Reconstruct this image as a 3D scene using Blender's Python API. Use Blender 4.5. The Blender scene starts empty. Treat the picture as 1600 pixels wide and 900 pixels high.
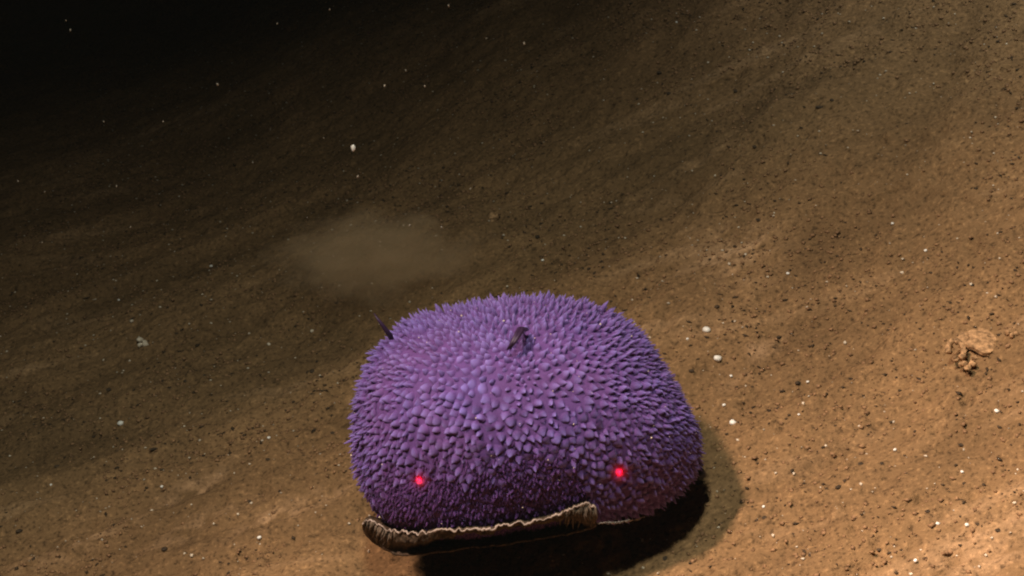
import bpy, math, random
import numpy as np
from mathutils import Vector, Matrix
from mathutils.kdtree import KDTree

scene = bpy.context.scene
C = scene.collection
rng = np.random.default_rng(7)
random.seed(7)

# ------------------------------------------------------------------ camera
PITCH = math.radians(30.0)
DIST = 1.0                                  # lens to animal, metres
PX = 0.51 / 1600.0                          # metres per photo pixel at that distance
BODY = Vector((0.0, 0.0, 0.068))            # centre of the animal
RIGHT = Vector((1, 0, 0))
UP = Vector((0, math.sin(PITCH), math.cos(PITCH)))
FWD = Vector((0, math.cos(PITCH), -math.sin(PITCH)))
CAM = BODY - RIGHT * ((825 - 800) * PX) - UP * ((450 - 640) * PX) - FWD * DIST
cam_data = bpy.data.cameras.new('camera')
cam = bpy.data.objects.new('camera', cam_data)
C.objects.link(cam)
cam.matrix_world = Matrix((
    (RIGHT.x, UP.x, -FWD.x, CAM.x),
    (RIGHT.y, UP.y, -FWD.y, CAM.y),
    (RIGHT.z, UP.z, -FWD.z, CAM.z),
    (0, 0, 0, 1)))
cam_data.sensor_width = 36.0
cam_data.lens = 36.0 * DIST / 0.51
cam_data.clip_start = 0.01
cam_data.clip_end = 300.0
scene.camera = cam

# ------------------------------------------------------------------ deep water: no daylight
world = bpy.data.worlds.new('World')
scene.world = world
world.use_nodes = True
bg = world.node_tree.nodes['Background']
bg.inputs['Color'].default_value = (0.10, 0.16, 0.2, 1)
bg.inputs['Strength'].default_value = 0.004

# ------------------------------------------------------------------ the vehicle's lamps (out of frame, above)
def spot(name, loc, target, energy, size, blend, radius, col):
    d = bpy.data.lights.new(name, 'SPOT')
    d.energy = energy
    d.color = col
    d.spot_size = math.radians(size)
    d.spot_blend = blend
    d.shadow_soft_size = radius
    o = bpy.data.objects.new(name, d)
    C.objects.link(o)
    o.location = loc
    o.rotation_euler = (Vector(target) - Vector(loc)).to_track_quat('-Z', 'Y').to_euler()
    return o

spot('vehicle_lamp_port', (-0.57, -0.11, 1.12), (0.26, -1.10, 0.05), 245, 108, 1.0, 0.055, (1.0, 0.735, 0.58))
spot('vehicle_lamp_starboard', (-0.12, -0.30, 1.20), (-0.05, -0.66, 0.05), 46, 126, 1.0, 0.045, (0.93, 0.96, 0.82)
     )
spot('vehicle_lamp_outer', (0.354, 0.527, 1.227), (0.582, 0.461, 0.05), 38, 54, 1.0, 0.06, (0.95, 0.96, 0.88))

# two parallel red measuring lasers, ten centimetres apart: very narrow beams from beside the lens
def laser(name, px, py):
    d = bpy.data.lights.new(name, 'SPOT')
    d.energy = 1.0
    d.color = (1, 1, 1)
    d.spot_size = math.radians(1.0)
    d.spot_blend = 0.0
    d.shadow_soft_size = 0.0
    d.use_nodes = True
    nt = d.node_tree
    em = nt.nodes['Emission']
    em.inputs['Color'].default_value = (1.0, 0.005, 0.014, 1)
    tc = nt.nodes.new('ShaderNodeTexCoord')
    sp = nt.nodes.new('ShaderNodeSeparateXYZ')
    nt.links.new(tc.outputs['Normal'], sp.inputs[0])
    def m(op, a, b=None):
        n = nt.nodes.new('ShaderNodeMath'); n.operation = op
        for i, v in enumerate((a, b)):
            if v is None: continue
            if isinstance(v, (int, float)): n.inputs[i].default_value = v
            else: nt.links.new(v, n.inputs[i])
        return n.outputs[0]
    r2 = m('ADD', m('MULTIPLY', sp.outputs[0], sp.outputs[0]), m('MULTIPLY', sp.outputs[1], sp.outputs[1]))
    g = m('EXPONENT', m('MULTIPLY', r2, -1.0 / (0.0012 ** 2)))     # gaussian beam
    halo = m('MULTIPLY', m('EXPONENT', m('MULTIPLY', r2, -1.0 / (0.0034 ** 2))), 0.035)
    sn = nt.nodes.new('ShaderNodeTexNoise'); sn.inputs['Scale'].default_value = 900; sn.inputs['Detail'].default_value = 2    # laser speckle
    nt.links.new(tc.outputs['Normal'], sn.inputs['Vector'])
    sp_ = m('MULTIPLY', m('MAXIMUM', m('SUBTRACT', sn.outputs['Fac'], 0.30), 0.0), 4.0)
    nt.links.new(m('MULTIPLY', m('ADD', m('MULTIPLY', g, sp_), halo), LASER), em.inputs['Strength'])
    o = bpy.data.objects.new(name, d)
    C.objects.link(o)
    dirv = RIGHT * ((px - 800) * PX) + UP * ((450 - py) * PX) + FWD * DIST
    o.location = CAM + RIGHT * ((px - 811) * PX) + UP * 0.012 
    hit = CAM + dirv * 0.945
    o.rotation_euler = (hit - o.location).to_track_quat('-Z', 'Y').to_euler()
LASER = 3000.0
laser('laser_port', 655, 750)
laser('laser_starboard', 968, 738)

scene.view_settings.view_transform = 'Standard'
scene.view_settings.look = 'None'
scene.view_settings.gamma = 1.0
scene.view_settings.exposure = 0.0
scene.render.engine = 'CYCLES'
scene.cycles.use_denoising = True
scene.cycles.filter_width = 2.1
scene.cycles.max_bounces = 4
scene.cycles.volume_bounces = 2
scene.cycles.diffuse_bounces = 2

# ------------------------------------------------------------------ helpers
def tag(o, label=None, cat=None, group=None, kind=None):
    if label: o['label'] = label
    if cat: o['category'] = cat
    if group: o['group'] = group
    if kind: o['kind'] = kind
    return o

def mesh(name, verts, faces, mat=None, smooth=True, attrs=None):
    me = bpy.data.meshes.new(name)
    verts = np.asarray(verts, dtype=np.float32)
    if isinstance(faces, np.ndarray):
        n, k = faces.shape
        me.vertices.add(len(verts)); me.vertices.foreach_set('co', verts.ravel())
        me.loops.add(n * k); me.loops.foreach_set('vertex_index', faces.astype(np.int32).ravel())
        me.polygons.add(n); me.polygons.foreach_set('loop_start', (np.arange(n) * k).astype(np.int32))
        me.update(calc_edges=True)
    else:
        me.from_pydata([tuple(v) for v in verts], [], faces)
    if smooth:
        me.polygons.foreach_set('use_smooth', np.ones(len(me.polygons), dtype=bool))
    for k_, v_ in (attrs or {}).items():
        at = me.attributes.new(k_, 'FLOAT', 'POINT')
        at.data.foreach_set('value', np.asarray(v_, dtype=np.float32))
    if mat: me.materials.append(mat)
    me.validate()
    return me

def add(name, me, parent=None):
    o = bpy.data.objects.new(name, me)
    C.objects.link(o)
    if parent: o.parent = parent
    return o

def _hash(i, j, seed):
    h = (i.astype(np.int64) * 374761393 + j.astype(np.int64) * 668265263 + seed * 974711) & 0x7fffffff
    h = ((h ^ (h >> 13)) * 1274126177) & 0x7fffffff
    h = h ^ (h >> 16)
    return (h & 0xffff) / 65535.0

def vnoise(x, y, seed=0):
    x = np.asarray(x, float); y = np.asarray(y, float)
    i = np.floor(x); j = np.floor(y)
    fx = x - i; fy = y - j
    fx = fx * fx * fx * (fx * (fx * 6 - 15) + 10); fy = fy * fy * fy * (fy * (fy * 6 - 15) + 10)
    a = _hash(i, j, seed); b = _hash(i + 1, j, seed); c = _hash(i, j + 1, seed); d = _hash(i + 1, j + 1, seed)
    return (a + (b - a) * fx) * (1 - fy) + (c + (d - c) * fx) * fy - 0.5

def fbm(x, y, seed=0, oct=4, gain=0.5):
    s = 0; a = 1.0
    for k in range(oct):
        s = s + a * vnoise(x * 2 ** k + 17.3 * k, y * 2 ** k - 9.1 * k, seed + k)
        a *= gain
    return s

def nodes(mat):
    mat.use_nodes = True
    nt = mat.node_tree
    b = nt.nodes['Principled BSDF']
    def N(t, **kw):
        n = nt.nodes.new(t)
        for k, v in kw.items(): setattr(n, k, v)
        return n
    return nt, b, N, nt.links.new

def ramp(N, stops):
    r = N('ShaderNodeValToRGB')
    e = r.color_ramp.elements
    while len(e) < len(stops): e.new(0.5)
    for el, (p, c) in zip(e, stops):
        el.position = p
        el.color = (c[0], c[1], c[2], 1) if isinstance(c, tuple) else (c, c, c, 1)
    return r

# ------------------------------------------------------------------ materials
def mat_seabed():
    m = bpy.data.materials.new('mud'); nt, b, N, L = nodes(m)
    geo = N('ShaderNodeNewGeometry')
    n1 = N('ShaderNodeTexNoise'); n1.inputs['Scale'].default_value = 18; n1.inputs['Detail'].default_value = 6
    n2 = N('ShaderNodeTexNoise'); n2.inputs['Scale'].default_value = 420; n2.inputs['Detail'].default_value = 4
    n3 = N('ShaderNodeTexNoise'); n3.inputs['Scale'].default_value = 130; n3.inputs['Detail'].default_value = 5
    n3.inputs['Roughness'].default_value = 0.7
    for n in (n1, n2, n3): L(geo.outputs['Position'], n.inputs['Vector'])
    r1 = ramp(N, [(0.3, (0.170, 0.099, 0.045)), (0.7, (0.236, 0.136, 0.062))])
    L(n1.outputs['Fac'], r1.inputs[0])
    r2 = ramp(N, [(0.32, 0.45), (0.43, 0.93), (0.57, 1.0), (0.70, 1.5)])
    L(n2.outputs['Fac'], r2.inputs[0])
    mx = N('ShaderNodeMix', data_type='RGBA', blend_type='MULTIPLY'); mx.inputs[0].default_value = 1
    L(r1.outputs[0], mx.inputs[6]); L(r2.outputs[0], mx.inputs[7])
    r3 = ramp(N, [(0.30, 0.45), (0.42, 0.95), (0.60, 1.0), (0.72, 1.35)])
    L(n3.outputs['Fac'], r3.inputs[0])
    mx2 = N('ShaderNodeMix', data_type='RGBA', blend_type='MULTIPLY'); mx2.inputs[0].default_value = 1
    L(mx.outputs[2], mx2.inputs[6]); L(r3.outputs[0], mx2.inputs[7])
    # patches of paler dust drawn out along the current
    mp = N('ShaderNodeMapping'); mp.inputs['Rotation'].default_value = (0, 0, -0.30); mp.inputs['Scale'].default_value = (6, 30, 6)
    L(geo.outputs['Position'], mp.inputs['Vector'])
    n4 = N('ShaderNodeTexNoise'); n4.inputs['Scale'].default_value = 1.0; n4.inputs['Detail'].default_value = 5
    L(mp.outputs[0], n4.inputs['Vector'])
    r4 = ramp(N, [(0.30, (0.80, 0.80, 0.80)), (0.45, (1.0, 1.0, 1.0)), (0.60, (1.05, 1.05, 1.05)), (0.72, (1.5, 1.55, 1.7))])
    L(n4.outputs['Fac'], r4.inputs[0])
    mx3 = N('ShaderNodeMix', data_type='RGBA', blend_type='MULTIPLY'); mx3.inputs[0].default_value = 1
    L(mx2.outputs[2], mx3.inputs[6]); L(r4.outputs[0], mx3.inputs[7])
    at = N('ShaderNodeAttribute'); at.attribute_name = 'streak'
    rs = ramp(N, [(0.0, (0.82, 0.82, 0.82)), (1.0, (1.2, 1.21, 1.24))])
    mr = N('ShaderNodeMapRange'); mr.inputs[1].default_value = -0.45; mr.inputs[2].default_value = 0.45
    L(at.outputs['Fac'], mr.inputs[0]); L(mr.outputs[0], rs.inputs[0])
    mx4 = N('ShaderNodeMix', data_type='RGBA', blend_type='MULTIPLY'); mx4.inputs[0].default_value = 1
    L(mx3.outputs[2], mx4.inputs[6]); L(rs.outputs[0], mx4.inputs[7])
    ap = N('ShaderNodeAttribute'); ap.attribute_name = 'pale'
    mx5 = N('ShaderNodeMix', data_type='RGBA', blend_type='MULTIPLY'); mx5.inputs[7].default_value = (2.2, 2.3, 2.7, 1)
    L(ap.outputs['Fac'], mx5.inputs[0]); L(mx4.outputs[2], mx5.inputs[6])
    L(mx5.outputs[2], b.inputs['Base Color'])
    b.inputs['Roughness'].default_value = 0.9
    b.inputs['Specular IOR Level'].default_value = 0.15
    ad = N('ShaderNodeMath', operation='ADD'); L(n2.outputs['Fac'], ad.inputs[0]); L(n3.outputs['Fac'], ad.inputs[1])
    bp = N('ShaderNodeBump'); bp.inputs['Strength'].default_value = 0.9; bp.inputs['Distance'].default_value = 0.0016
    L(ad.outputs[0], bp.inputs['Height']); L(bp.outputs[0], b.inputs['Normal'])
    return m

def mat_plain(name, col, rough=0.8, spec=0.3, var=0.25, scale=300, bump=0.0, sss=0.0):
    m = bpy.data.materials.new(name); nt, b, N, L = nodes(m)
    geo = N('ShaderNodeNewGeometry')
    n = N('ShaderNodeTexNoise'); n.inputs['Scale'].default_value = scale; n.inputs['Detail'].default_value = 4
    L(geo.outputs['Position'], n.inputs['Vector'])
    r = ramp(N, [(0.3, tuple(c * (1 - var) for c in col)), (0.7, tuple(min(1, c * (1 + var)) for c in col))])
    L(n.outputs['Fac'], r.inputs[0]); L(r.outputs[0], b.inputs['Base Color'])
    b.inputs['Roughness'].default_value = rough
    b.inputs['Specular IOR Level'].default_value = spec
    if sss:
        b.inputs['Subsurface Weight'].default_value = sss
        b.inputs['Subsurface Radius'].default_value = (1, 0.6, 0.5)
        b.inputs['Subsurface Scale'].default_value = 0.001
    if bump:
        bp = N('ShaderNodeBump'); bp.inputs['Strength'].default_value = 0.8; bp.inputs['Distance'].default_value = bump
        L(n.outputs['Fac'], bp.inputs['Height']); L(bp.outputs[0], b.inputs['Normal'])
    return m

def mat_skin(name, base, tip):
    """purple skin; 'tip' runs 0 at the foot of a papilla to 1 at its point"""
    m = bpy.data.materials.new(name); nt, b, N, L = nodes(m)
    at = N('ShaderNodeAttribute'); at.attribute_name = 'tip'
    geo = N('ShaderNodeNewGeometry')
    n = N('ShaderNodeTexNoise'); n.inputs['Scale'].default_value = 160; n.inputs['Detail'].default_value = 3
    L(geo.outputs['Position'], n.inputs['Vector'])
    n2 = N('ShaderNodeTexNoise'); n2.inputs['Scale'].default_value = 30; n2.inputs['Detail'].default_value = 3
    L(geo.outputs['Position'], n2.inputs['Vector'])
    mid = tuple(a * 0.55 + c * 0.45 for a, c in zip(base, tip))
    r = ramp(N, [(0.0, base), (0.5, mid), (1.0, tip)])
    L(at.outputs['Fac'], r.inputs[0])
    rv = ramp(N, [(0.3, (0.84, 0.84, 0.86)), (0.7, (1.14, 1.14, 1.14))]); L(n.outputs['Fac'], rv.inputs[0])
    rw = ramp(N, [(0.35, (0.95, 0.99, 1.04)), (0.65, (1.05, 1.0, 0.97))]); L(n2.outputs['Fac'], rw.inputs[0])
    mx = N('ShaderNodeMix', data_type='RGBA', blend_type='MULTIPLY'); mx.inputs[0].default_value = 1
    L(r.outputs[0], mx.inputs[6]); L(rv.outputs[0], mx.inputs[7])
    mx2 = N('ShaderNodeMix', data_type='RGBA', blend_type='MULTIPLY'); mx2.inputs[0].default_value = 1
    L(mx.outputs[2], mx2.inputs[6]); L(rw.outputs[0], mx2.inputs[7])
    L(mx2.outputs[2], b.inputs['Base Color'])
    b.inputs['Roughness'].default_value = 0.75
    b.inputs['Specular IOR Level'].default_value = 0.15
    b.inputs['Subsurface Weight'].default_value = 0.35
    b.inputs['Subsurface Radius'].default_value = (1.0, 0.6, 1.0)
    b.inputs['Subsurface Scale'].default_value = 0.0012
    b.inputs['Sheen Weight'].default_value = 0.25
    b.inputs['Sheen Roughness'].default_value = 0.4
    b.inputs['Sheen Tint'].default_value = (0.45, 0.45, 1.0, 1)
    return m

M_MUD = mat_seabed()
M_CRUMB = mat_plain('sediment_crumb', (0.25, 0.138, 0.068), var=0.45, scale=500)
M_DARK = mat_plain('dark_debris', (0.050, 0.032, 0.018), var=0.5, scale=400)
M_PALE = mat_plain('pale_debris', (0.62, 0.52, 0.40), var=0.35, scale=350)
M_WHITE = mat_plain('white_shell', (0.85, 0.82, 0.76), rough=0.45, spec=0.5, var=0.06, scale=600)
M_CLUMP = mat_plain('crusty_sediment', (0.37, 0.215, 0.105), var=0.6, scale=420, bump=0.0016)
M_SKIN = mat_skin('purple_skin', (0.086, 0.036, 0.150), (0.182, 0.138, 0.400))  # base deepened to paint shade into the crevices; paler tips are its own colour
M_FUZZ = mat_skin('dark_purple_velvet', (0.046, 0.014, 0.074), (0.062, 0.024, 0.108))
M_HORN = mat_plain('dark_tentacle', (0.028, 0.012, 0.040), rough=0.5, var=0.3)
M_RIM = mat_plain('foot_margin_skin', (0.052, 0.034, 0.022), rough=0.8, spec=0.15, var=0.7, scale=500, bump=0.0012)
M_FIBRE = mat_plain('margin_fibre', (0.10, 0.072, 0.052), rough=0.8, spec=0.15, var=0.6, scale=600)
M_EDGE = mat_plain('pale_frilled_edge', (0.27, 0.21, 0.18), rough=0.6, var=0.3, scale=500)
M_BLACK = mat_plain('black_knob', (0.006, 0.005, 0.007), rough=0.4, var=0.2)

# ------------------------------------------------------------------ seabed
def sstep(a, b, v):
    t = np.clip((v - a) / (b - a), 0, 1)
    return t * t * (3 - 2 * t)

def base_height(x, y):
    x = np.asarray(x, float); y = np.asarray(y, float)
    s = x * 0.85 + y * 0.30 - 0.10
    bank = 0.11 * np.log1p(np.exp(np.clip(s / 0.11, -40, 40)))        # softplus: the bank on the right
    z = 0.22 * np.tanh(x / 0.8) * 0.8 + 0.45 * np.minimum(bank, 0.9) 
    z = z - 0.10 * np.maximum(0, y - 0.15) * sstep(0.25, -0.4, x)
    return z

def streaks(x, y):
    """current streaks: gentle at the left, steeper down the bank at the right"""
    wr = sstep(0.02, 0.34, x + 0.35 * y)
    def one(deg, seed):
        c, s_ = math.cos(math.radians(deg)), math.sin(math.radians(deg))
        return fbm((x * c + y * s_) * 4.0, (-x * s_ + y * c) * 24.0, seed, 3)
    return one(24, 11) * (1 - wr) + one(62, 15) * wr

Z0 = float(base_height(0.0, 0.0))
MOUND = None
def height(x, y):
    x = np.asarray(x, float); y = np.asarray(y, float)
    far = 1.0 / (1.0 + (np.hypot(x, y) / 4.0) ** 2)
    z = base_height(x, y) - Z0
    z = z + 0.022 * fbm(x * 5.0, y * 4.0, 3, 3)
    z = z + far * 0.0075 * streaks(x, y)
    u2 = x * 0.97 + y * 0.22; v2 = -x * 0.22 + y * 0.97
    z = z + far * 0.0045 * fbm(u2 * 9.0, v2 * 60.0, 21, 3)
    z = z + far * 0.0026 * fbm(x * 60.0, y * 60.0, 31, 3)
    f = vnoise(x * 190.0, y * 190.0, 41) + 0.6 * vnoise(x * 380.0, y * 380.0, 43)
    z = z + far * 0.0017 * f
    pit = np.clip(vnoise(x * 130.0, y * 210.0, 51) - 0.26, 0, 1)
    z = z - far * 0.014 * pit
    lump = np.clip(vnoise(x * 95.0, y * 150.0, 57) - 0.27, 0, 1)
    z = z + far * 0.009 * lump
    if MOUND is not None:
        mx, my = MOUND
        d = ((x - mx) / 0.065) ** 2 + ((y - my) / 0.05) ** 2
        z = z + 0.016 * np.exp(-d * d * 0.6)
    return z

def ground_hit(px, py):
    """where the sight line through a photo pixel meets the seabed"""
    d = (RIGHT * ((px - 800) * PX) + UP * ((450 - py) * PX) + FWD * DIST).normalized()
    t = np.linspace(0.4, 4.0, 1800)
    X = CAM.x + d.x * t; Y = CAM.y + d.y * t; Z = CAM.z + d.z * t
    h = height(X, Y)
    below = np.nonzero(Z < h)[0]
    k = below[0] if len(below) else len(t) - 1
    return Vector((X[k], Y[k], float(h[k])))

_m = ground_hit(590, 420)
MOUND = (_m.x, _m.y)

def graded(lo, hi, step, ext, grow=1.16):
    core = list(np.arange(lo, hi, step))
    right = []; s = step; p = hi
    while p < ext:
        right.append(p); s *= grow; p += s
    left = []; s = step; p = lo - step
    while p > -ext:
        left.append(p); s *= grow; p -= s
    return np.array(left[::-1] + core + right)

gx = graded(-0.42, 0.50, 0.0017, 60.0)
gy = graded(-0.34, 1.00, 0.0019, 60.0)
GX, GY = np.meshgrid(gx, gy)
GZ = height(GX, GY)
nv = GX.shape
V = np.stack([GX.ravel(), GY.ravel(), GZ.ravel()], 1)
idx = np.arange(nv[0] * nv[1]).reshape(nv)
F = np.stack([idx[:-1, :-1].ravel(), idx[:-1, 1:].ravel(), idx[1:, 1:].ravel(), idx[1:, :-1].ravel()], 1)
pale = np.zeros(len(V))
for px, py, a, b, k_ in [(305, 767, 0.020, 0.007, 0.9), (455, 802, 0.030, 0.008, 1.0), (120, 850, 0.04, 0.010, 0.5), (1192, 548, 0.016, 0.005, 0.7), (1155, 600, 0.008, 0.004, 0.6),
                         (1150, 400, 0.02, 0.03, 0.5), (300, 830, 0.03, 0.008, 0.5), (1560, 870, 0.05, 0.02, 0.4)]:
    g_ = ground_hit(px, py); dx = V[:, 0] - g_.x; dy = V[:, 1] - g_.y
    c_, s_ = math.cos(0.42), math.sin(0.42)
    e_2 = ((dx * c_ + dy * s_) / a) ** 2 + ((-dx * s_ + dy * c_) / b) ** 2
    near = e_2 < 9
    pale[near] = np.maximum(pale[near], k_ * np.exp(-e_2[near]) * np.clip(0.55 + 2.0 * fbm(V[near, 0] * 120, V[near, 1] * 160, 83, 3), 0, 1.2))
seabed = tag(add('seabed', mesh('seabed', V, F, M_MUD, True, {'pale': np.clip(pale, 0, 1), 'streak': streaks(V[:, 0], V[:, 1])})), kind='structure')

# ------------------------------------------------------------------ loose grains on the mud (uncountable)
def nrm(v):
    return v / np.maximum(np.linalg.norm(v, axis=-1, keepdims=True), 1e-9)

OCT_V = np.array([(1, 0, 0), (-1, 0, 0), (0, 1, 0), (0, -1, 0), (0, 0, 1), (0, 0, -1)], float)
OCT_F = np.array([(0, 2, 4), (2, 1, 4), (1, 3, 4), (3, 0, 4), (2, 0, 5), (1, 2, 5), (3, 1, 5), (0, 3, 5)])

def grains(name, n, smin, smax, mat, flat=0.6, stretch=0.5, power=2.0, smooth=False, clump=0.0):
    x = rng.uniform(-0.40, 0.48, n * 3); y = rng.uniform(-0.34, 0.95, n * 3)
    if clump:
        keep = rng.random(n * 3) < np.clip(0.5 + clump * fbm(x * 22, y * 22, 77, 3) * 2.2, 0.03, 1)
        x = x[keep]; y = y[keep]
    x = x[:n]; y = y[:n]; n = len(x)
    s = smin + (smax - smin) * rng.random(n) ** power
    z = height(x, y)
    vs = OCT_V[None] * (1 + 0.35 * (rng.random((n, 6, 1)) - 0.5)) + 0.25 * (rng.random((n, 6, 3)) - 0.5)
    sc = np.stack([np.ones(n) * (1 + stretch * rng.random(n)), np.ones(n), flat * (0.7 + 0.6 * rng.random(n))], 1) * s[:, None]
    vs = vs * sc[:, None, :]
    a = rng.random(n) * 2 * np.pi
    ca, sa = np.cos(a)[:, None], np.sin(a)[:, None]
    X = vs[..., 0] * ca - vs[..., 1] * sa; Y = vs[..., 0] * sa + vs[..., 1] * ca
    out = np.stack([X + x[:, None], Y + y[:, None], vs[..., 2] + (z + 0.25 * s)[:, None]], -1)
    f = (OCT_F[None] + 6 * np.arange(n)[:, None, None]).reshape(-1, 3)
    o = add(name, mesh(name, out.reshape(-1, 3), f, mat, smooth))
    return tag(o, kind='stuff')

tag(grains('sediment_crumbs', 40000, 0.0003, 0.0016, M_CRUMB, smooth=True, power=3.0, clump=0.9),
    'brown crumbs of sediment strewn all over the seabed', 'sediment')
tag(grains('dark_grains', 14000, 0.0003, 0.0012, M_DARK, flat=0.35, stretch=1.3, power=3.0, clump=0.9),
    'tiny dark grains strewn all over the seabed', 'grains')
tag(grains('pale_grains', 5000, 0.0003, 0.0011, M_PALE, power=2.5),
    'tiny pale grains strewn all over the seabed', 'grains')

# ------------------------------------------------------------------ the animal
animal = bpy.data.objects.new('sea_slug', None)
C.objects.link(animal)
animal.location = BODY
animal.empty_display_size = 0.05
tag(animal, 'domed violet sea slug covered in pointed papillae, hovering over its own shadow', 'sea slug')

# body: a superellipsoid dome, then shaped so its outline matches the animal's
def px_uv(px, py):
    return (px - 825) * PX, (640 - py) * PX
OUT = [(556, 690), (562, 620), (580, 570), (610, 524), (648, 500), (722, 484), (780, 474), (840, 471), (900, 476),
       (965, 498), (1003, 528), (1036, 580), (1066, 630), (1088, 675), (1090, 702), (1080, 742), (1040, 775),
       (985, 795), (925, 803), (860, 808), (800, 814), (700, 826), (630, 822), (592, 806), (574, 770), (560, 732)]
ang, rad = [], []
for p in OUT:
    u, v = px_uv(*p); ang.append(math.atan2(v, u)); rad.append(math.hypot(u, v))
ang = np.array(ang); rad = np.array(rad); o_ = np.argsort(ang); ang, rad = ang[o_], rad[o_]

NU, NV = 200, 120
th = np.linspace(0, 2 * np.pi, NU, endpoint=False)
ph = np.linspace(-np.pi / 2, np.pi / 2, NV + 1)[1:-1]
TH, PHI = np.meshgrid(th, ph)
dirs = np.stack([np.cos(PHI) * np.cos(TH), np.cos(PHI) * np.sin(TH), np.sin(PHI)], -1).reshape(-1, 3)
dirs = np.vstack([dirs, [[0, 0, -1], [0, 0, 1]]])
ax = np.array([0.084, 0.072, 0.060]); pw = 2.35
rr = (np.abs(dirs[:, 0] / ax[0]) ** pw + np.abs(dirs[:, 1] / ax[1]) ** pw + np.abs(dirs[:, 2] / ax[2]) ** pw) ** (-1 / pw)
P = dirs * rr[:, None]
low = P[:, 2] < -0.012
P[low, 2] = -0.012 - 0.030 * np.tanh((-0.012 - P[low, 2]) / 0.034)          # flattened underside
Rn, Un, Fn = np.array(RIGHT), np.array(UP), np.array(FWD)
U_ = P @ Rn; V_ = P @ Un; W_ = P @ Fn
A_ = np.arctan2(V_, U_); R_ = np.hypot(U_, V_)
bins = ((A_ + np.pi) / (2 * np.pi) * 90).astype(int) % 90
cur = np.array([R_[bins == b].max() if (bins == b).any() else np.nan for b in range(90)])
ac = (np.arange(90) + 0.5) / 90 * 2 * np.pi - np.pi
def per(a, xa, ya):
    return np.interp(a, np.concatenate([xa - 2 * np.pi, xa, xa + 2 * np.pi]), np.tile(ya, 3))
ratio = per(ac, ang, rad) / cur
k = np.array([1, 2, 3, 2, 1]) / 9.0
ratio = np.convolve(np.concatenate([ratio[-2:], ratio, ratio[:2]]), k, 'valid')
sc_ = per(A_, ac, ratio); cu_ = per(A_, ac, cur)
w_ = sstep(0.15, 0.95, R_ / cu_)
avg = float(np.mean(ratio))
f_ = avg + (sc_ - avg) * w_
P = (U_ * f_)[:, None] * Rn + (V_ * f_)[:, None] * Un + (W_ * avg)[:, None] * Fn
# soft lumps in the skin
P = P * (1 + 0.035 * vnoise(dirs[:, 0] * 3 + dirs[:, 2] * 2, dirs[:, 1] * 3 - dirs[:, 2], 5)[:, None] * 0.8)

n_ring = NV - 1
quads = []
for j in range(n_ring - 1):
    a = j * NU + np.arange(NU); b = j * NU + (np.arange(NU) + 1) % NU
    quads.append(np.stack([a, b, b + NU, a + NU], 1))
quads = np.vstack(quads)
tris = []
bot, top = len(P) - 2, len(P) - 1
for i in range(NU):
    tris.append((bot, (i + 1) % NU, i)); s0 = (n_ring - 1) * NU
    tris.append((top, s0 + i, s0 + (i + 1) % NU))
faces = [tuple(q) for q in quads.tolist()] + tris
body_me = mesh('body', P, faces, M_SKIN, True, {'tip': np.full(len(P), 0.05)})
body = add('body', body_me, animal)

# surface samples for the papillae
T3 = np.vstack([quads[:, [0, 1, 2]], quads[:, [0, 2, 3]], np.array(tris)])
a3, b3, c3 = P[T3[:, 0]], P[T3[:, 1]], P[T3[:, 2]]
cr = np.cross(b3 - a3, c3 - a3); area = np.linalg.norm(cr, axis=1) / 2
vn = np.zeros_like(P)
for q in range(3): np.add.at(vn, T3[:, q], cr)
vn = nrm(vn)
NS = 90000
ti = rng.choice(len(T3), NS, p=area / area.sum())
r1 = np.sqrt(rng.random(NS)); r2 = rng.random(NS)
w0, w1, w2 = 1 - r1, r1 * (1 - r2), r1 * r2
S = a3[ti] * w0[:, None] + b3[ti] * w1[:, None] + c3[ti] * w2[:, None]
SN = nrm(vn[T3[ti, 0]] * w0[:, None] + vn[T3[ti, 1]] * w1[:, None] + vn[T3[ti, 2]] * w2[:, None])
su = (S @ Rn) / PX + 825; sv = 640 - (S @ Un) / PX                   # photo coordinates of each sample
facing = -(SN @ Fn)
# the bare velvety front below the papillae
line = 726 - 20 * np.exp(-((su - 820) / 90) ** 2) + 26 * np.exp(-((su - 560) / 55) ** 2) 
bare = (sv > line + rng.normal(0, 15, NS)) & (su > 575) & (su < 905 + (sv - 730) * 0.2) & (facing > -0.1)
under = (SN[:, 2] < -0.72) | ((SN[:, 2] < -0.45) & (facing < 0.05))
rgt = sstep(900, 1080, su)
edge = 1 - np.clip(facing, 0, 1)
space = (0.0033 - 0.0006 * rgt - 0.0006 * edge ** 2) * (1 + 0.5 * vnoise(su / 45, sv / 45, 99))
space = np.where(bare, 0.0013, space)
space = np.where(facing < -0.35, 0.0046, space)
keep_i = []
cell = 0.005; gridd = {}
for i in range(NS):
    if under[i]: continue
    p = S[i]; key = (int(p[0] // cell), int(p[1] // cell), int(p[2] // cell)); r = space[i]; ok = True
    for dx in (-1, 0, 1):
        for dy in (-1, 0, 1):
            for dz in (-1, 0, 1):
                for j in gridd.get((key[0] + dx, key[1] + dy, key[2] + dz), ()):
                    q = S[j]
                    rj = min(r, space[j]) if bare[i] != bare[j] else max(r, space[j]) * 0.97
                    if (p[0]-q[0])**2 + (p[1]-q[1])**2 + (p[2]-q[2])**2 < rj * rj:
                        ok = False; break
                if not ok: break
            if not ok: break
        if not ok: break
    if ok:
        gridd.setdefault(key, []).append(i); keep_i.append(i)
keep_i = np.array(keep_i)

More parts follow.
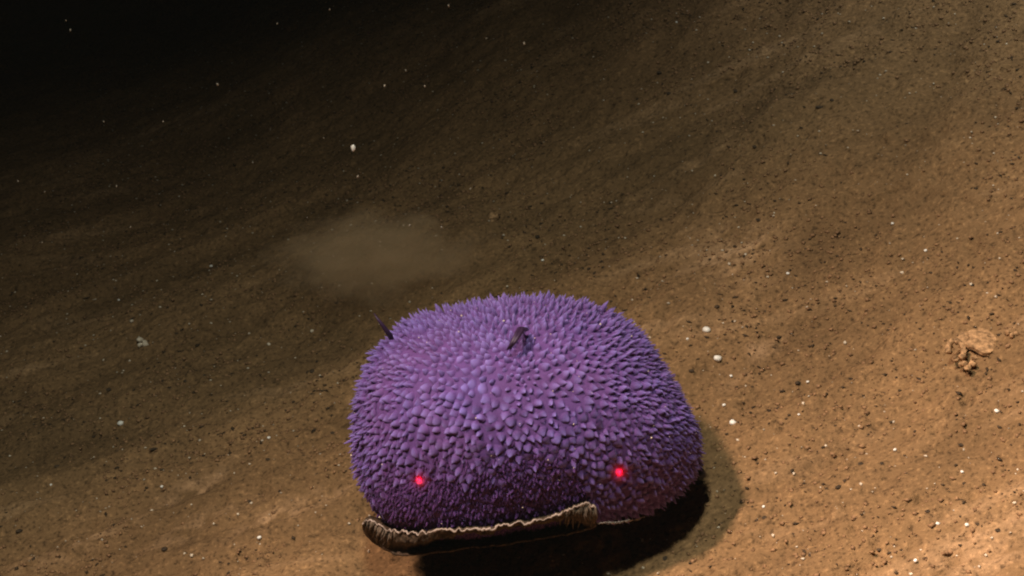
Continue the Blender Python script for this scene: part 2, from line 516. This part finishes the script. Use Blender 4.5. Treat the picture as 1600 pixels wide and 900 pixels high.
# papilla shapes: blunt fleshy points with a flared foot, unit width and unit length
def papilla_shape(prof, bend, flat, sides=7):
    vs, tp = [], []
    for (r, z) in prof:
        for s in range(sides):
            a = 2 * math.pi * s / sides
            vs.append((r * math.cos(a), r * flat * math.sin(a) + bend * z * z, z)); tp.append(max(0, z))
    vs.append((0, bend * prof[-1][1] ** 2 * 1.15, 1.0)); tp.append(1.0)
    fs = []
    for j in range(len(prof) - 1):
        for s in range(sides):
            a, b = j * sides + s, j * sides + (s + 1) % sides
            fs += [(a, b, b + sides), (a, b + sides, a + sides)]
    l = (len(prof) - 1) * sides
    for s in range(sides): fs.append((l + s, l + (s + 1) % sides, len(vs) - 1))
    return np.array(vs), np.array(fs), np.array(tp)

SHAPES = [papilla_shape([(0.70, -0.30), (0.54, 0.10), (0.38, 0.48), (0.13, 0.84)], 0.38, 0.66),
          papilla_shape([(0.70, -0.30), (0.50, 0.12), (0.33, 0.50), (0.10, 0.82)], 0.55, 0.55),
          papilla_shape([(0.70, -0.30), (0.56, 0.12), (0.44, 0.52), (0.17, 0.88)], 0.30, 0.62),
          papilla_shape([(0.70, -0.30), (0.48, 0.10), (0.28, 0.46), (0.08, 0.80)], 0.42, 0.75)]
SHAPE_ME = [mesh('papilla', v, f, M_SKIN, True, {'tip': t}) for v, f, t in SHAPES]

_i = int(np.argmin((su - 800) ** 2 + (sv - 590) ** 2 + np.where(facing > 0, 0, 1e9))); apex = S[_i]
recs = []
for i in keep_i:
    p, n = S[i], SN[i]
    out = p - apex
    out = out - n * np.dot(out, n)
    ln = np.linalg.norm(out); t = out / max(ln, 1e-6)
    lean = 0.50 * min(1, ln / 0.06) + 0.12
    down = np.array([0, 0, -1.0]); down = down - n * np.dot(down, n)
    d = nrm(n + lean * t + 0.25 * down + rng.normal(0, 0.2, 3))
    if bare[i]:
        wdt = 0.0017 * rng.uniform(0.7, 1.4); ln_ = 0.0017 * rng.uniform(0.4, 1.8); d = nrm(n + 0.8 * down + rng.normal(0, 0.35, 3))
    else:
        e = 1 - np.clip(facing[i], 0, 1)
        wdt = space[i] * 1.22 * rng.uniform(0.62, 1.4) * (1 - 0.42 * e)
        ln_ = (0.0022 + 0.0030 * e ** 1.3) * rng.uniform(0.5, 1.45) * (1 - 0.12 * rgt[i])
    # local y axis = lean direction so that the tips bend outwards
    yv = t - d * np.dot(t, d); yv = nrm(yv); xv = np.cross(yv, d)
    M = np.stack([xv * wdt, yv * wdt, d * ln_], 1)
    recs.append((p, M, int(rng.integers(4)), bool(bare[i]), float(facing[i]) * wdt * (1.0 if not bare[i] else 0.1), ))
order = sorted(range(len(recs)), key=lambda q: -recs[q][4])
single = set(order[:295])
stuff_v, stuff_f, stuff_t, off = [], [], [], 0
fz_v, fz_f, fz_t, foff = [], [], [], 0
for q, (p, M, sh, br, _) in enumerate(recs):
    v, f, t = SHAPES[sh]
    if q in single:
        o = add('papilla', SHAPE_ME[sh], animal)
        m4 = Matrix.Identity(4)
        for r in range(3):
            for c in range(3): m4[r][c] = M[r, c]
            m4[r][3] = p[r]
        o.matrix_local = m4
    elif br:
        fz_v.append(v @ M.T + p); fz_f.append(f + foff); fz_t.append(t); foff += len(v)
    else:
        stuff_v.append(v @ M.T + p); stuff_f.append(f + off); stuff_t.append(t); off += len(v)
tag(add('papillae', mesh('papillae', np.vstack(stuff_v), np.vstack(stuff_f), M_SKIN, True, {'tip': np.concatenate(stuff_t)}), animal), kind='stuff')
tag(add('front_velvet', mesh('front_velvet', np.vstack(fz_v), np.vstack(fz_f), M_FUZZ, True, {'tip': np.concatenate(fz_t)}), animal), kind='stuff')['label'] = 'dark velvety front without long papillae'
print('papillae', len(recs))

# body surface point under a photo pixel (nearest front-facing sample)
def skin_at(px, py):
    d = (su - px) ** 2 + (sv - py) ** 2 + np.where(facing > -0.05, 0, 1e9)
    i = int(np.argmin(d)); return S[i], SN[i]

# tapered tube along points
def tube(pts, radii, sides=8, jitter=0.0):
    pts = np.array(pts, float); vs, fs = [], []
    for i, p in enumerate(pts):
        t = nrm(pts[min(i + 1, len(pts) - 1)] - pts[max(i - 1, 0)])
        a = np.array([0, 0, 1.0]) if abs(t[2]) < 0.9 else np.array([1.0, 0, 0])
        x = nrm(np.cross(t, a)); y = np.cross(t, x)
        for s in range(sides):
            an = 2 * math.pi * s / sides
            vs.append(p + radii[i] * (1 + jitter * rng.normal()) * (x * math.cos(an) + y * math.sin(an)))
    n = len(pts)
    for i in range(n - 1):
        for s in range(sides):
            a, b = i * sides + s, i * sides + (s + 1) % sides
            fs.append((a, b, b + sides, a + sides))
    fs.append(tuple(range(sides))[::-1]); fs.append(tuple((n - 1) * sides + s for s in range(sides)))
    return np.array(vs), fs

def uvw(u, v, w):
    return (u - 825) * PX * Rn + (640 - v) * PX * Un + w * Fn

def horn(name, start, pts, radii, mat, label=None):
    p, n = skin_at(*start)
    w0 = float(p @ Fn)
    path = [uvw(u, v, w0 + dw) for (u, v, dw) in pts]
    v, f = tube(path, radii)
    o = add(name, mesh(name, v, f, mat), animal)
    if label: o['label'] = label
    return o
horn('tentacle', (614, 535), [(622, 545, 0.006), (612, 525, 0.001), (602, 510, -0.003), (594, 499, -0.004), (587, 489, -0.003)],
     [0.0020, 0.0015, 0.0011, 0.0007, 0.0002], M_HORN, 'long dark pointed tentacle at the upper left')
for dx, s_ in ((0, 1.1), (7, 0.9)):
    horn('tentacle', (810, 530), [(817 + dx * .6, 512, 0.002), (811 + dx * .6, 512, -0.006), (806 + dx * 0.6, 520, -0.012), (800 + dx * 0.4, 531, -0.014), (793 + dx * 0.6, 541 - dx * .15, -0.013)],
         [0.0012 * s_, 0.0014 * s_, 0.0012 * s_, 0.0009 * s_, 0.0004], M_HORN, 'short dark hooked tentacle near the top')
p, n = skin_at(1086, 737)
kv, kf = tube([p - n * 0.002, p + n * 0.002, p + n * 0.004, p + n * 0.0058, p + n * 0.0064], [0.0028, 0.0032, 0.003, 0.0022, 0.0008], 10, 0.1)
add('knob', mesh('knob', kv, kf, M_BLACK), animal)['label'] = 'small black knob low on the right side'

# silt dusted over the skin
dv_, df_ = [], []
pick = rng.choice(np.nonzero((facing > 0.0) & (SN[:, 2] > -0.3))[0], 60)
for k_, i_ in enumerate(pick):
    r_ = 0.00022 + 0.0005 * rng.random() ** 4
    dv_.append(OCT_V * r_ * (0.7 + 0.6 * rng.random((6, 1))) + S[i_] + SN[i_] * (0.0022 + 0.0012 * rng.random())); df_.append(OCT_F + 6 * k_)
tag(add('silt_specks', mesh('silt_specks', np.vstack(dv_), np.vstack(df_), M_PALE, False), animal), kind='stuff')

# foot margin: a curled brown flap under the front, pale frilled edge on top, hollow behind it
edge_px = [(571, 812), (580, 806), (596, 810), (618, 816), (645, 818), (680, 812), (715, 808), (750, 806), (790, 801),
           (830, 793), (862, 786), (884, 776), (900, 768), (918, 767), (925, 776)]
low_px = [(569, 820), (574, 832), (586, 842), (602, 851), (622, 857), (655, 855), (690, 849), (725, 843), (765, 838),
          (805, 833), (845, 826), (875, 820), (900, 814), (920, 809), (927, 803)]
def resample(pts, n):
    pts = np.array(pts, float); d = np.concatenate([[0], np.cumsum(np.linalg.norm(np.diff(pts, axis=0), axis=1))])
    t = np.linspace(0, d[-1], n)
    return np.stack([np.interp(t, d, pts[:, q]) for q in range(pts.shape[1])], 1)
NR = 220
e_ = resample(edge_px, NR); l_ = resample(low_px, NR)
def smooth1(a, k=7):
    ker = np.ones(k) / k; return np.stack([np.convolve(np.pad(a[:, q], k // 2, 'edge'), ker, 'valid') for q in range(a.shape[1])], 1)
e_ = smooth1(e_); l_ = smooth1(l_)
wts = []
for q in range(NR):
    p, n = skin_at(e_[q, 0], e_[q, 1] - 6); wts.append(float(p @ Fn))
wts = np.convolve(np.pad(wts, 20, 'edge'), np.ones(41) / 41, 'valid')
prof_n = 15
rv, rf_, edge_line = [], [], []
tt = np.linspace(0, 1, NR)
hol = sstep(0.08, 0.42, tt) * sstep(0.99, 0.82, tt)
for q in range(NR):
    frill = 1.6 * vnoise(np.array([tt[q] * 60]), np.array([0.3]), 61)[0] + 1.4 * vnoise(np.array([tt[q] * 140]), np.array([0.7]), 62)[0]
    ue, ve = e_[q, 0], e_[q, 1] + 4.0 * frill
    ul, vl = l_[q, 0], l_[q, 1] + 2.5 * vnoise(np.array([tt[q] * 40]), np.array([3.3]), 63)[0]
    for s in range(prof_n):
        a = s / (prof_n - 1)
        u = ue + (ul - ue) * a; v = ve + (vl - ve) * a
        # the face slopes back under the body, then opens into a hollow and ends in a thin lower lip
        a0 = 0.30 + 0.40 * (1 - sstep(0.05, 0.45, tt[q])) + 0.5 * sstep(0.86, 0.97, tt[q]) + 0.16 * vnoise(np.array([tt[q] * 11]), np.array([1.1]), 66)[0]
        bulge = -0.006 + 0.0025 * min(1.0, a / a0)
        deep = hol[q] * 0.017 * math.sin(math.pi * np.clip((a - a0 + 0.05) / max(0.1, 0.97 - a0), 0, 1)) ** 0.8
        lip = hol[q] * 0.012 * sstep(0.4, 1.0, a) + (1 - hol[q]) * 0.008 * a
        rib = 0.0011 * vnoise(np.array([tt[q] * 95 + a * 9]), np.array([a * 3.0]), 64)[0] + 0.0024 * vnoise(np.array([tt[q] * 23]), np.array([a * 3.0]), 65)[0]
        rnd = (1 - hol[q]) * -0.001 * math.sin(math.pi * a)
        w = wts[q] + bulge + deep + lip + rib + rnd
        rv.append(uvw(u, v, w))
    edge_line.append(uvw(ue, ve, wts[q] - 0.0065))
# inner wall closing the flap against the body
for q in range(NR): rv.append(uvw(l_[q, 0], l_[q, 1] - 3, wts[q] + 0.030))
for q in range(NR): rv.append(uvw(e_[q, 0], e_[q, 1] - 4, wts[q] + 0.010))
for q in range(NR - 1):
    for s in range(prof_n - 1):
        a = q * prof_n + s
        rf_.append((a, a + 1, a + 1 + prof_n, a + prof_n))
    L0 = NR * prof_n; E0 = L0 + NR
    rf_.append((q * prof_n + prof_n - 1, L0 + q, L0 + q + 1, (q + 1) * prof_n + prof_n - 1))
    rf_.append((L0 + q, E0 + q, E0 + q + 1, L0 + q + 1))
    rf_.append((E0 + q, q * prof_n, (q + 1) * prof_n, E0 + q + 1))
margin = add('foot_margin', mesh('foot_margin', rv, rf_, M_RIM), animal)
margin['label'] = 'brown curled flap hanging under the front'
ev, ef = tube(edge_line, [0.00042 * (1 + 1.5 * vnoise(np.array([q * 0.21]), np.array([0.5]), 71)[0]) for q in range(NR)], 6, 0.2)
add('frilled_edge', mesh('frilled_edge', ev, ef, M_EDGE), margin)['label'] = 'pale beaded edge'
# coarse fibres on both ends of the flap
fv, ff, fo = [], [], 0
for q in list(range(2, 34, 2)) + list(range(186, 218, 2)):
    for rep in range(2):
        qq = min(NR - 1, max(0, q + int(rng.integers(-1, 2))))
        base_ = rv[qq * prof_n + int(rng.integers(0, 3))]; endp = rv[qq * prof_n + int(rng.integers(7, 13))]
        m_ = (base_ + endp) / 2 - 0.0016 * Fn + rng.normal(0, 0.0004, 3)
        v, f = tube([base_ - 0.0006 * Fn, m_, endp - 0.0012 * Fn + rng.normal(0, 0.0006, 3)], [0.0006, 0.0006, 0.0002], 5)
        fv.append(v); ff += [tuple(x + fo for x in t_) for t_ in f]; fo += len(v)
tag(add('fibres', mesh('fibres', np.vstack(fv), ff, M_FIBRE), margin), kind='stuff')
# thin pale edge running on to the right
pts = [uvw(u, v, skin_at(u, v - 8)[0] @ Fn - 0.004) for u, v in resample([(924, 800), (940, 801), (955, 802), (970, 800), (988, 799), (1000, 796)], 40)]
pts = [p + rng.normal(0, 0.0002, 3) for p in pts]
ev, ef = tube(pts, [0.0007 * (1 - abs(q - 18) / 30) * (1 + 0.5 * rng.normal() * 0.5) for q in range(40)], 6, 0.2)
add('frilled_edge', mesh('frilled_edge', ev, ef, M_EDGE), animal)['label'] = 'thin pale edge beside the brown flap'

# ------------------------------------------------------------------ single things on the seabed
def pebble_mesh(name, mat, seed, sub=2, rough=0.15):
    import bmesh
    bm = bmesh.new(); bmesh.ops.create_icosphere(bm, subdivisions=sub, radius=1.0)
    for v in bm.verts:
        c = v.co; h = 1 + rough * 2 * float(vnoise(np.array([c.x * 1.7 + c.z]), np.array([c.y * 1.7 - c.z * 0.6]), seed)[0])
        v.co = c * h
    me = bpy.data.meshes.new(name); bm.to_mesh(me); bm.free()
    me.polygons.foreach_set('use_smooth', np.ones(len(me.polygons), dtype=bool))
    me.materials.append(mat)
    return me

SHELLS = [pebble_mesh('shell_grain', M_WHITE, 80 + i, 2, 0.24) for i in range(3)]
named = {
    (1104, 518): (6.2, 'larger upper white bead on the mud, right of the violet slug'),
    (1121, 562): (5.8, 'lower white bead on the mud, right of the violet slug'),
    (1145, 663): (5.0, 'white bead just above the shadow at the right flank of the slug'),
    (189, 665): (4.5, 'single white bead on the dim mud far left of the slug'),
}
for (px, py), (r, lab) in named.items():
    g = ground_hit(px, py)
    o = add('shell_grain', random.choice(SHELLS))
    d = (g - CAM).length * PX
    o.scale = (r * d * 1.05, r * d, r * d * 0.9); o.location = g + Vector((0, 0, r * d * 0.4)); o.rotation_euler[2] = random.random() * 6
    tag(o, lab, 'shell grain', 'white shell grains on the seabed')
small = [(340, 132, 2.6), (330, 417, 3), (559, 276, 2.2), (506, 216, 1.8), (186, 471, 2.6), (206, 506, 2.8), (420, 539, 3), (488, 520, 3.2),
         (1057, 37, 2.6), (943, 160, 2.2), (819, 68, 2.2), (1394, 352, 2.8), (1446, 395, 3), (1409, 430, 2.8), (1231, 430, 2.8), (1139, 420, 2.6),
         (1131, 637, 2.6), (1142, 592, 3), (1248, 651, 2.6), (1255, 632, 2.8), (1262, 600, 3), (1074, 532, 2.2), (1148, 505, 2.2), (1398, 706, 3.2),
         (1465, 820, 3.6), (1510, 826, 3.4), (1557, 644, 3.4), (1503, 740, 3), (372, 806, 2.6), (406, 848, 3), (420, 686, 2.8), (393, 788, 2.8),
         (253, 762, 2.6), (690, 355, 2.2), (735, 295, 2), (848, 410, 2.2), (664, 135, 2), (701, 9, 2), (634, 110, 1.8), (601, 134, 2), (182, 291, 1.8),
         (70, 300, 1.8), (110, 47, 2), (103, 32, 1.8), (162, 190, 1.8), (204, 355, 1.8), (66, 379, 1.8), (640, 352, 2), (1320, 540, 2.6), (1345, 760, 3), (1193, 795, 3),
         (1208, 838, 3.2), (1430, 880, 3.4), (1540, 872, 3.2), (1585, 790, 3), (1290, 700, 2.6), (1240, 745, 2.6), (80, 760, 2.4), (300, 870, 3)]
def region(px, py):
    if py < 400: return ('on the dark slope at upper left', 'dark upper left') if px < 800 else ('on the slope at upper right', 'upper right slope')
    if px < 540: return ('on the dim mud left of the slug', 'left mud')
    if px < 1280: return ('on the mud close to the right flank of the slug', 'right flank')
    return ('on the bright mud at the right edge', 'bright right mud')
SPECKS = [pebble_mesh('shell_grain', M_PALE, 90 + i, 2, 0.3) for i in range(3)]
for px, py, r in small:
    if py < 400 and px < 860: continue
    g = ground_hit(px, py)
    o = add('shell_grain', random.choice(SHELLS if random.random() < 0.5 else SPECKS)); r = r * random.uniform(0.7, 1.05); where, grp = region(px, py)
    d = (g - CAM).length * PX * r
    o.scale = (d * 1.1, d, d * 0.85); o.location = g + Vector((0, 0, d * 0.6)); o.rotation_euler[2] = random.random() * 6
    tag(o, 'pinhead pale shell grain ' + where, 'shell grain', 'pinhead shell grains, ' + grp)

# flakes drifting in the dark water above the slope
def flake(px, py, dist, r, lab, grp=None):
    dv = RIGHT * ((px - 800) * PX) + UP * ((450 - py) * PX) + FWD * DIST
    o = add('drifting_flake', (FLAKES if not grp else DIM)[int(px) % 3]); o.location = CAM + dv * dist
    o.scale = (r * 0.6, r * 0.6, r); o.rotation_euler = (0.3, 0.4 * random.random(), random.random() * 6)
    tag(o, lab, 'flake', grp)
M_DIM = mat_plain('dim_flake', (0.30, 0.26, 0.21), var=0.2)
DIM = [pebble_mesh('drifting_flake', M_DIM, 98 + i, 2, 0.25) for i in range(3)]
FLAKES = [pebble_mesh('drifting_flake', M_WHITE, 95 + i, 2, 0.25) for i in range(3)]
flake(552, 231, 1.06, 0.0019, 'bright oval white flake drifting in the dark water, largest of the drifting flakes')
for px, py, r in [q for q in small if q[1] < 400 and q[0] < 860] + [(28, 283, 1.6), (433, 37, 1.6), (395, 254, 1.5), (255, 190, 1.4), (480, 340, 1.5), (515, 15, 1.4), (760, 60, 1.5)]:
    flake(px, py, random.uniform(0.98, 1.12), 0.00036 * r, 'pinpoint pale flake drifting in the dark water at upper left', 'pinpoint drifting flakes')

# dark debris chips
DARKS = [pebble_mesh('dark_chip', M_DARK, 110 + i, 1, 0.35) for i in range(4)]
for px, py, a, b in [(488, 583, 8, 5), (240, 702, 13, 3), (1030, 115, 8, 4), (1046, 147, 9, 4), (1150, 146, 8, 4), (1280, 170, 11, 4), (1300, 158, 6, 4),
                     (1560, 68, 10, 3), (1310, 765, 10, 4), (1247, 600, 9, 4), (1222, 612, 9, 3), (1300, 690, 10, 3), (1345, 726, 9, 4), (1378, 726, 6, 4),
                     (1395, 662, 11, 3), (1080, 585, 9, 4), (1120, 483, 7, 4), (776, 340, 13, 4), (520, 678, 7, 4), (420, 720, 11, 3), (90, 730, 8, 4),
                     (390, 786, 6, 4), (290, 597, 7, 4), (1185, 345, 8, 5), (1375, 862, 12, 4), (1195, 810, 8, 4), (1020, 852, 12, 4), (1040, 875, 9, 5), (257, 859, 8, 5),
                     (1180, 233, 9, 4), (840, 375, 8, 4), (1502, 700, 9, 4), (1450, 800, 10, 4), (1560, 830, 9, 4), (30, 830, 9, 4), (170, 610, 8, 4)]:
    g = ground_hit(px, py)
    o = add('dark_chip', random.choice(DARKS))
    d = (g - CAM).length * PX * 0.62
    o.scale = (a * d, b * d * 1.6, b * d * 0.7); o.location = g + Vector((0, 0, b * d * 0.15)); o.rotation_euler[2] = random.uniform(-0.3, 0.5)
    where, grp = region(px, py); tag(o, 'small dark chip of debris ' + where, 'debris', 'dark debris chips, ' + grp)

# crusty broken burrow lump on the bank at the right
def lump(name, px, py, w, h, seed, mat, label, cat, ring=True):
    g = ground_hit(px, py); root = bpy.data.objects.new(name, None); C.objects.link(root); root.location = g
    root.empty_display_size = 0.01
    tag(root, label, cat)
    return root, g
root, g = lump('crusty_lump', 1514, 560, 80, 60, 5, M_CLUMP, 'pale crusty broken lump with dark hollows on the bank at right', 'sediment lump')
d = (g - CAM).length * PX
def crust(name, du, dv_, su_, sv_, sw_, seed, rough=0.4, rz=0.0):
    o = add(name, pebble_mesh(name, M_CLUMP, seed, 3, rough), root)
    o.location = (du * d, dv_ * d * 1.35, sv_ * d * 0.30 + dv_ * d * 0.10); o.scale = (su_ * d, sw_ * d, sv_ * d); o.rotation_euler = (0.2, rz * 0.3, rz)
def plate(name, du, dv_, a, b, th, up, seed, tilt):
    """a thin crooked slab of hardened mud, proud of the ground"""
    n = 26; vs = []; fs = []
    for side in (0, 1):
        vs.append((0, 0, (th if side == 0 else 0)))
        for ring in (0.55, 1.0):
            for q in range(n):
                an = 2 * math.pi * q / n
                k_ = ring * (1 + 0.95 * float(vnoise(np.array([math.cos(an) * 1.6 + seed]), np.array([math.sin(an) * 1.6]), seed)[0]) + 0.25 * float(vnoise(np.array([an * 2.2]), np.array([0.5]), seed + 3)[0]))
                x, y = a * k_ * math.cos(an), b * k_ * math.sin(an)
                zz = (th if side == 0 else 0) * (1.0 if ring < 1 else 0.75) + 3.0 * float(vnoise(np.array([x * 0.09]), np.array([y * 0.09]), seed + 5)[0])
                vs.append((x, y, zz))
    m_ = 1 + 2 * n
    for side in (0, 1):
        o0 = side * m_
        for q in range(n):
            r_ = (q + 1) % n
            f1 = (o0, o0 + 1 + q, o0 + 1 + r_); f2 = (o0 + 1 + q, o0 + 1 + n + q, o0 + 1 + n + r_, o0 + 1 + r_)
            fs += [f1, f2] if side == 0 else [f1[::-1], f2[::-1]]
    for q in range(n):
        r_ = (q + 1) % n
        fs.append((1 + n + q, m_ + 1 + n + q, m_ + 1 + n + r_, 1 + n + r_))
    o = add(name, mesh(name, np.array(vs) * d, fs, M_CLUMP, False), root)
    o.location = (du * d, dv_ * d * 1.6, up * d); o.rotation_euler = tilt
plate('crust_plate', 18, 8, 24, 26, 8, 13, 131, (0.10, -0.12, 0.2))
plate('crust_plate', 34, 22, 12, 16, 7, 13, 133, (0.15, 0.15, 0.9))
plate('crust_plate', 2, 20, 15, 12, 6, 9, 135, (0.1, -0.1, 0.4))
# broken ring on the left
ringp = []
for q in range(19):
    a = math.radians(-70 + q * 15)
    ringp.append(np.array([(-20 + 12 * math.cos(a)) * d, (4 + 13 * math.sin(a) * 1.1) * d, (7 + 7 * math.sin(a)) * d]))
v, f = tube(ringp, [4.4 * d * (0.7 + 0.6 * rng.random()) for _ in ringp], 8, 0.22)
add('burrow_rim', mesh('burrow_rim', v, f, M_CLUMP), root)
for du, dv_, r in [(-14, -18, 6), (-9, -25, 5), (0, -18, 6), (8, -6, 5), (-24, -8, 5), (30, 2, 6), (38, 8, 4)]:
    crust('crumb', du, dv_, r, r * 0.8, r, 140 + du, 0.45, du * 0.1)
for (px, py, n_, lab) in [(224, 538, 6, 'small pale lump of grains on the dim mud at far left'), (1190, 548, 0, None), (1580, 530, 3, 'small loose crumb pile right of the crusty lump'), (778, 345, 7, 'low crumbly ridge beside the silt cloud behind the slug')]:
    if not n_: continue
    root, g = lump('crumb_pile', px, py, 20, 20, 6, M_CLUMP, lab, 'sediment lump')
    d = (g - CAM).length * PX
    for k_ in range(n_):
        o = add('crumb', pebble_mesh('crumb', M_PALE if px < 600 else M_CLUMP, 170 + k_, 2, 0.4), root)
        o.location = (random.uniform(-10, 10) * d, random.uniform(-12, 12) * d, 2.5 * d)
        o.scale = [random.uniform(2.5, 5.5) * d for _ in range(3)]

# ------------------------------------------------------------------ cloud of stirred-up silt behind the animal
def silt():
    g = ground_hit(600, 432)
    import bmesh
    bm = bmesh.new(); bmesh.ops.create_icosphere(bm, subdivisions=3, radius=1.0)
    me = bpy.data.meshes.new('silt_cloud'); bm.to_mesh(me); bm.free()
    o = add('silt_cloud', me); o.location = g + Vector((0, 0.0, 0.012)); o.scale = (0.082, 0.05, 0.032)
    m = bpy.data.materials.new('silt'); m.use_nodes = True; nt = m.node_tree; nt.nodes.clear()
    out = nt.nodes.new('ShaderNodeOutputMaterial'); pv = nt.nodes.new('ShaderNodeVolumePrincipled')
    pv.inputs['Color'].default_value = (1.0, 0.76, 0.50, 1)
    tc = nt.nodes.new('ShaderNodeTexCoord')
    ln = nt.nodes.new('ShaderNodeVectorMath'); ln.operation = 'LENGTH'; nt.links.new(tc.outputs['Object'], ln.inputs[0])
    ns = nt.nodes.new('ShaderNodeTexNoise'); ns.inputs['Scale'].default_value = 2.6; ns.inputs['Detail'].default_value = 5
    nt.links.new(tc.outputs['Object'], ns.inputs['Vector'])
    def mm(op, a, b):
        n = nt.nodes.new('ShaderNodeMath'); n.operation = op
        for i, v in enumerate((a, b)):
            if isinstance(v, (int, float)): n.inputs[i].default_value = v
            else: nt.links.new(v, n.inputs[i])
        return n.outputs[0]
    fall = mm('SUBTRACT', 1.0, ln.outputs['Value'])
    cl = nt.nodes.new('ShaderNodeMapRange'); cl.interpolation_type = 'SMOOTHSTEP'
    cl.inputs[1].default_value = 0.10; cl.inputs[2].default_value = 0.55; cl.inputs[3].default_value = 0.0; cl.inputs[4].default_value = 19.0
    nt.links.new(mm('ADD', fall, mm('MULTIPLY', mm('SUBTRACT', ns.outputs['Fac'], 0.5), 1.3)), cl.inputs[0])
    dn = mm('MULTIPLY', cl.outputs[0], mm('GREATER_THAN', fall, 0.02))
    nt.links.new(dn, pv.inputs['Density']); nt.links.new(pv.outputs[0], out.inputs['Volume'])
    me.materials.append(m)
    tag(o, 'faint cloud of pale silt on the seabed behind the slug', 'silt cloud', kind='stuff')
silt()

# ------------------------------------------------------------------ the water itself: faint even backscatter
def haze():
    import bmesh
    bm = bmesh.new(); bmesh.ops.create_cube(bm, size=1.0)
    me = bpy.data.meshes.new('haze'); bm.to_mesh(me); bm.free()
    o = add('haze', me); zmin, zmax = float(GZ.min()) - 1.0, max(float(GZ.max()), 1.6) + 0.3
    o.scale = (130, 130, zmax - zmin); o.location = (0, 0, (zmin + zmax) / 2)
    m = bpy.data.materials.new('sea_water'); m.use_nodes = True; nt = m.node_tree; nt.nodes.clear()
    out = nt.nodes.new('ShaderNodeOutputMaterial'); pv = nt.nodes.new('ShaderNodeVolumePrincipled')
    pv.inputs['Color'].default_value = (0.72, 0.85, 0.80, 1); pv.inputs['Density'].default_value = HAZE
    nt.links.new(pv.outputs[0], out.inputs['Volume']); me.materials.append(m)
    tag(o, 'thin murk of the sea water', 'water', kind='stuff')
HAZE = 0.0020
haze()
